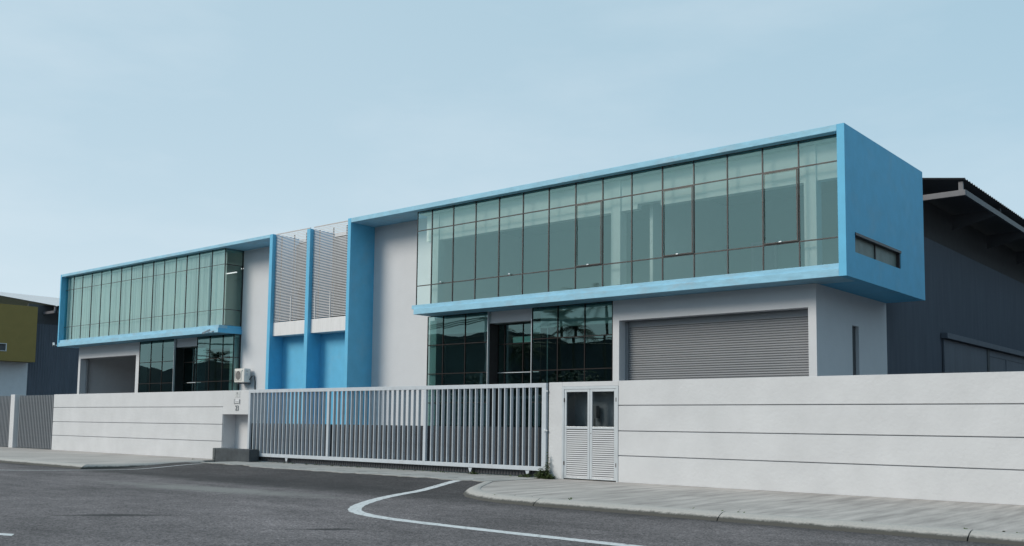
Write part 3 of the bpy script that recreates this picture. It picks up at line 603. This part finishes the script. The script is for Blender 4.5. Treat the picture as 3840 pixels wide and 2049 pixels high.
MB().prism([(22.55+.085*math.cos(k*math.pi/6), .86+.085*math.sin(k*math.pi/6)) for k in range(12)], 0, -32.80, -32.70).build('valve', M['teal'], tap, bevel=.01)
# plaques and number
pq = empty('plaque', (-33.22, YP, 2.6), 'grey square plaque with an emblem above the nameplate on the gate pillar', 'plaque')
box('plate', M['plate'], pq, -33.39, -33.05, YP-.012, YP-.001, 2.47, 2.71)
em = MB()
for k in range(16):
    a = math.pi*(.75+1.5*k/15); em.box(-33.22+.05*math.cos(a)-.006, -33.22+.05*math.cos(a)+.006, YP-.016, YP-.013, 2.64+.045*math.sin(a)-.006, 2.64+.045*math.sin(a)+.006)
em.box(-33.235, -33.205, YP-.017, YP-.0125, 2.61, 2.67)
for z, hw in ((2.57, .12), (2.535, .05), (2.505, .08)): em.box(-33.22-hw, -33.22+hw, YP-.016, YP-.0125, z, z+.008)
em.build('emblem', M['ink'], pq)
np_ = empty('nameplate', (-33.22, YP, 2.3), 'small scrolled white nameplate between the plaque and the house number', 'nameplate')
MB().box(-33.40, -33.05, YP-.02, YP-.001, 2.25, 2.36).build('plate', M['white'], np_, bevel=.006)
MB().box(-33.41, -33.37, YP-.025, YP-.0205, 2.21, 2.40).box(-33.07, -33.03, YP-.025, YP-.0205, 2.21, 2.40).box(-33.34, -33.1, YP-.024, YP-.0205, 2.3, 2.315).box(-33.36, -33.08, YP-.019, YP-.001, 2.225, 2.245).build('scroll', M['ink'], np_)
tx = bpy.data.curves.new('number', 'FONT'); tx.body = '23'; tx.size = .30; tx.extrude = .012; tx.align_x = 'CENTER'
to = bpy.data.objects.new('tmp_number', tx); C.objects.link(to); dg = bpy.context.evaluated_depsgraph_get()
me = bpy.data.meshes.new_from_object(to.evaluated_get(dg)); bpy.data.objects.remove(to)
me.transform(Matrix.Scale(.80, 4, (1, 0, 0))); me.materials.clear(); me.materials.append(M['ink'])  # grey on the digits stands in for the shadow of their relief
hn = bpy.data.objects.new('house_number', me); C.objects.link(hn); hn.rotation_euler = (math.pi/2, 0, 0); hn.location = (-33.21, YP-.013, 1.95)
tag(hn, 'raised number 23 on the white gate pillar', 'house number')
# ------------------------------------------------------------------ sliding gate
gt = empty('sliding_gate', (-25, 22.1, 0), 'pale steel sliding gate of close vertical bars with dark sheet behind', 'gate')
GY = 22.10
fm = MB().box(-32.38, -17.60, GY, GY+.10, 2.63, 2.755).box(-32.38, -17.60, GY, GY+.10, .20, .325)
for a, c in ((-32.38, -32.26), (-27.60, -27.48), (-22.69, -22.57), (-17.76, -17.60)): fm.box(a, c, GY+.001, GY+.099, .325, 2.63)
fm.build('gate_frame', M['gate'], gt, bevel=.008)
bmh = MB().box(-.016, .016, 0, .11, -1.1515, 1.1515).mesh('bar', M['gate'])
for a, c in ((-32.26, -27.60), (-27.48, -22.69), (-22.57, -17.76)):
    for i in range(19): inst(bmh, 'bar', gt, (a+(c-a)*(i+1)/20, GY+.005, 1.4775))
cs_ = MB(); n = int(14.7/.03)
for i in range(n+1):
    x = -32.36+14.7*i/n; y = GY+.135+(.0, .0, .03, .03)[i % 4]; cs_.v += [(x, y, .03), (x, y, 1.46)]
cs_.f = [[2*i, 2*i+2, 2*i+3, 2*i+1] for i in range(n)]
cs_.build('backing_sheet', M['sheet'], gt)
for x in (-29.9, -20.6, -18.3):
    MB().prism([(x-.08, .20), (x+.08, .20), (x+.03, .07), (x-.03, .07)], 1, GY+.02, GY+.035).build('wheel_bracket', M['gate'], gt)
    MB().prism([(x+.06*math.cos(k*math.pi/8), .07+.06*math.sin(k*math.pi/8)) for k in range(16)], 1, GY+.04, GY+.07).build('wheel', M['steel'], gt)
MB().box(-17.66, -17.60, GY-.03, GY-.001, 1.34, 1.40).box(-17.60, -17.545, GY-.02, GY+.02, 1.35, 1.39).build('latch', M['alu'], gt, bevel=.005)
MB().box(-17.60, -17.545, GY+.0, GY+.03, 2.5, 2.54).build('catch', M['alu'], gt)
fs = MB().box(-32.3, -32.05, 22.02, 22.3, .002, .12).build('gate_stop', M['kerb']); tag(fs, 'small white concrete stop under the left end of the gate', 'gate stop')
# neighbour's slatted gate left of the wall
sf = empty('slatted_fence', (-56, 22.2, 0), 'grey metal fence of close vertical blades beyond the white wall', 'fence')
bl = MB().box(-.028, .028, 0, .10, -1.34, 1.34).mesh('slat', M['shutter'])
x = -49.12
while x > -63:
    if not (-53.75 < x < -53.0): inst(bl, 'slat', sf, (x, 22.14, 1.385))
    x -= .178
MB().box(-63, -53.62, 22.25, 22.28, .1, .2).box(-63, -53.62, 22.25, 22.28, 2.5, 2.6).box(-53.08, -49.05, 22.25, 22.28, .1, .2).box(-53.08, -49.05, 22.25, 22.28, 2.5, 2.6).build('rail', M['shutter'], sf)
fp = MB().box(-53.6, -53.1, 21.98, 22.42, 0, 2.78).build('fence_post', M['wallwhite'], bevel=.02); tag(fp, 'square white concrete post standing in the slatted fence', 'fence post')
# ------------------------------------------------------------------ neighbour factory
nb = empty('neighbour_factory', (-85, 32, 0), 'olive and grey factory with dark cladding at the far left edge', 'building')
DX = -66.0
N_ = lambda name, mt, *a, **k: box(name, mt, nb, *a, **k)
MB().box(-95, S1+DX, YF, YB, 9.95, 10.05).box(-95, S1+DX, YF, YB, 5.8, 5.95).box(-76.4, S1+DX, YF, 26.75, 5.951, 9.949).box(-76.4, S1+DX, 30.75, YB, 5.951, 9.949).box(-76.4, S1+DX, 26.751, 30.749, 7.10, 9.949).box(-76.4, S1+DX, 26.751, 30.749, 5.951, 6.50).box(-95, -76.41, YF, YF+.2, 5.951, 9.949).build('upper_box', M['mustard'], nb)
nwf = MB().box(-76.3, -76.15, 26.76, 30.74, 7.05, 7.095).box(-76.3, -76.15, 26.76, 30.74, 6.505, 6.55).box(-76.3, -76.15, 30.69, 30.74, 6.551, 7.049).build('slot_window', M['plate'], nb)
box('pane', M['dark'], nwf, -76.28, -76.27, 26.77, 30.68, 6.552, 7.048)
N_('wall', M['nwall'], -95, -77.42, YK, YB, 0, 5.798)
corrugated('warehouse_wall', M['cladding'], nb, -77.49, YB+.002, 84, -.1, 8.9)
N_('warehouse_wall', M['dark'], -78.0, -77.9, YB, 84, 8.0, 10.45)  # dark tone for the shade below this eave
roof(nb, -76.0, 34.0, 84, -40, (-20, 13.3), 10.2)
# unseen factory, placed by the row spacing, added to shade the right-facing walls
nr = empty('neighbour_factory', (30, 32, 0), 'unseen factory added beyond the right edge to shade the side walls', 'building')
box('wall', M['nwall'], nr, 8.3, 60, YK, YB, 0, 5.8); box('upper_box', M['mustard'], nr, 7.2, 60, YF, YB, 5.801, 10.05)
box('warehouse_wall', M['cladding'], nr, 8.35, 60, YB+.01, 84, 0, 9.2)
MB().prism([(6.4, 10.2), (30, 13.5), (60, 10.2), (60, 9.9), (30, 13.2), (6.4, 9.9)], 1, 35.3, 84).build('roof', M['roofmetal'], nr)
# ------------------------------------------------------------------ weeds
def tuft(mb, x, y, z, n, h, spread):
    for k in range(n):
        a = random.uniform(0, 6.28); r = random.uniform(0, spread); bx, by = x+r*math.cos(a), y+r*math.sin(a)*.7
        hh = h*random.uniform(.4, 1)*(1-.5*r/spread); ln = random.uniform(.02, .07); a2 = random.uniform(0, 6.28)
        p = Vector((bx, by, z+random.uniform(0, hh))); d = Vector((math.cos(a2), math.sin(a2), random.uniform(-.2, .8)))*ln; s = Vector((-math.sin(a2), math.cos(a2), random.uniform(-.3, .3)))*ln*.45
        i = len(mb.v); mb.v += [tuple(p), tuple(p+d*.5+s), tuple(p+d), tuple(p+d*.5-s)]; mb.f += [[i, i+1, i+2, i+3]]
random.seed(11); wd = MB()
for k in range(9): tuft(wd, -17.50+random.uniform(-.22, .30), 21.98+random.uniform(-.16, .08), 0, 170, .42 if k < 4 else .16, .20)
tuft(wd, -17.5, 22.06, 0, 260, .85, .07)
tag(wd.build('weed_clump', M['leaf']), 'dark green weeds at the foot of the wall by the gate end', 'weeds')
wd = MB(); tuft(wd, -18.3, 22.05, 0, 220, .12, .25); tuft(wd, -20.4, 22.05, 0, 120, .10, .2)
for k in range(60): tuft(wd, random.uniform(-32, -18), 22.03, 0, 5, .03, .1)
tag(wd.build('weeds', M['leaf']), 'low weeds growing along the foot of the gate', 'weeds', kind='stuff')
wd = MB()
for k in range(26): tuft(wd, random.uniform(-15, 3), 16.16+random.uniform(-.02, .02), 0, 2, .02, .03)
for x, y in ((-34.5, 21.1), (-12.2, 16.16), (-8.4, 16.18)): tuft(wd, x, y, 0, 9, .06, .06)
tag(wd.build('pavement_weeds', M['leaf']), 'sparse weeds in the joint between kerb and pavement', 'weeds', kind='stuff')
# ------------------------------------------------------------------ across the road (seen reflected in the glass)
random.seed(5)
hb = MB(); n = 140
for i in range(n):
    a = math.pi*(1.04+.92*i/(n-1)); r = 420
    deg = math.degrees(a); h = 27+17*sst((deg-210)/14)+2.5*math.sin(i*.31)+1.8*math.sin(i*.83)+1.2*math.sin(i*2.1)
    hb.v += [(r*math.cos(a), r*math.sin(a), -1), (r*math.cos(a)*1.1, r*math.sin(a)*1.1, h*1.1), (r*math.cos(a)*1.35, r*math.sin(a)*1.35, h*.8)]
hb.f = [[3*i+j, 3*i+3+j, 3*i+4+j, 3*i+1+j] for i in range(n-1) for j in (0, 1)]
tag(hb.build('hills', M['hill']), kind='structure')
hd = MB()
for k in range(26000):
    x = random.uniform(-120, 20); zt = 5.5+1.3*math.sin(x*.17)+.8*math.sin(x*.53+1); y = -24+random.uniform(-2.2, 2.2); z = random.uniform(-.2, zt)
    a = random.uniform(0, 6.28); l = .42; d = Vector((math.cos(a), math.sin(a), random.uniform(-.6, .6)))*l; s = Vector((-math.sin(a), math.cos(a), random.uniform(-.8, .8)))*l*.6
    p = Vector((x, y, z)); i = len(hd.v); hd.v += [tuple(p), tuple(p+d*.5+s), tuple(p+d), tuple(p+d*.5-s)]; hd.f += [[i, i+1, i+2, i+3]]
tag(hd.build('scrub', M['palm']), 'dark scrub growing along the far side of the road', 'bushes', kind='stuff')
def palm(x, y, h, seed, first=[None]):
    random.seed(seed)
    lab = 'palm tree across the road, reflected in the ground floor glass'
    e = empty('palm_tree', (x, y, -.1), lab, 'palm tree', 'palm trees across the road')
    MB().tube([(x, y, -.1), (x+.2, y, h*.5), (x+.1, y+.2, h)], .22, 8, .14).build('trunk', M['trunk'], e)
    mb = MB()
    for k in range(20):
        a = k*2.4; el = random.uniform(-.2, 1.2); L_ = random.uniform(2.6, 3.6); pts = []
        for s in range(9):
            t = s/8; pts.append(Vector((x+.1+math.cos(a)*L_*t*math.cos(el*(1-t*.6)), y+.2+math.sin(a)*L_*t*math.cos(el*(1-t*.6)), h+L_*t*math.sin(el)-1.6*t*t)))
        for s in range(8):
            p, q = pts[s], pts[s+1]; d = (q-p).normalized(); sd2 = d.cross(Vector((0, 0, 1))).normalized()
            for sg in (-1, 1):
                for j in (0, .33, .66):
                    b0 = p.lerp(q, j); ll = .85*(1-abs(s/8-.4)); tip = b0+sd2*sg*ll*.8+d*.3-Vector((0, 0, .35*ll)); i = len(mb.v)
                    mb.v += [tuple(b0), tuple(b0+d*.1), tuple(tip)]; mb.f += [[i, i+1, i+2]]
    mb.build('crown', M['palm'], e)
    return e
for k, (x, y, h, lab) in enumerate(((-58.5, -29, 14.6, 'tallest palm across the road, at the right of the reflected group'), (-61.5, -28, 11.6, 'leaning palm beside the tallest one in the reflection'), (-65, -30, 13.2, 'slender palm left of the tallest in the reflection'), (-67.6, -27, 9.6, 'low bushy palm in the middle of the reflected group'), (-71, -30, 10.8, 'short palm at the left of the reflected group'), (-73.5, -32, 9.8, 'shortest palm at the far left of the reflected group'), (-138, -34, 11.5, 'palm tree reflected in the left shopfront glass'), (-131, -33, 9, 'smaller palm reflected in the left shopfront glass'))):
    palm(x, y, h, k+20)['label'] = lab
for x, lab in ((-110, 'farthest left power pole across the road'), (-60, 'power pole standing in front of the palms'), (-10, 'power pole across the road behind the viewer'), (40, 'farthest right power pole across the road')):
    p = empty('power_pole', (x, -12, -.1), lab, 'power pole', 'power poles across the road')
    MB().tube([(x, -12, -.1), (x, -12, 11.6)], .16, 10, .1).build('pole', M['plate'], p); box('crossarm', M['steel'], p, x-.06, x+.06, -12.9, -11.1, 11.0, 11.12)
for yy, zz in ((-12.8, 11.15), (-12.0, 11.15), (-11.2, 11.15), (-12.0, 9.6), (-12.1, 9.1)):
    pts = []
    for s in range(3):
        x0 = -110+50*s
        pts += [(x0+50*t/10, yy, zz-1.1*4*(t/10)*(1-t/10)) for t in range(10)]
    pts.append((40, yy, zz)); tag(MB().tube(pts, .05, 5).build('power_cable', M['black']), ('cable nearest the road along the pole tops', 'centre cable along the pole tops', 'far cable along the pole tops', 'upper of the two low cables under the crossarm', 'lowest cable strung between the poles')[[11.15, -12.0, -11.2, 9.6, 9.1].index(zz if zz < 11 else (11.15 if yy == -12.8 else yy))], 'cable', 'power cables across the road')
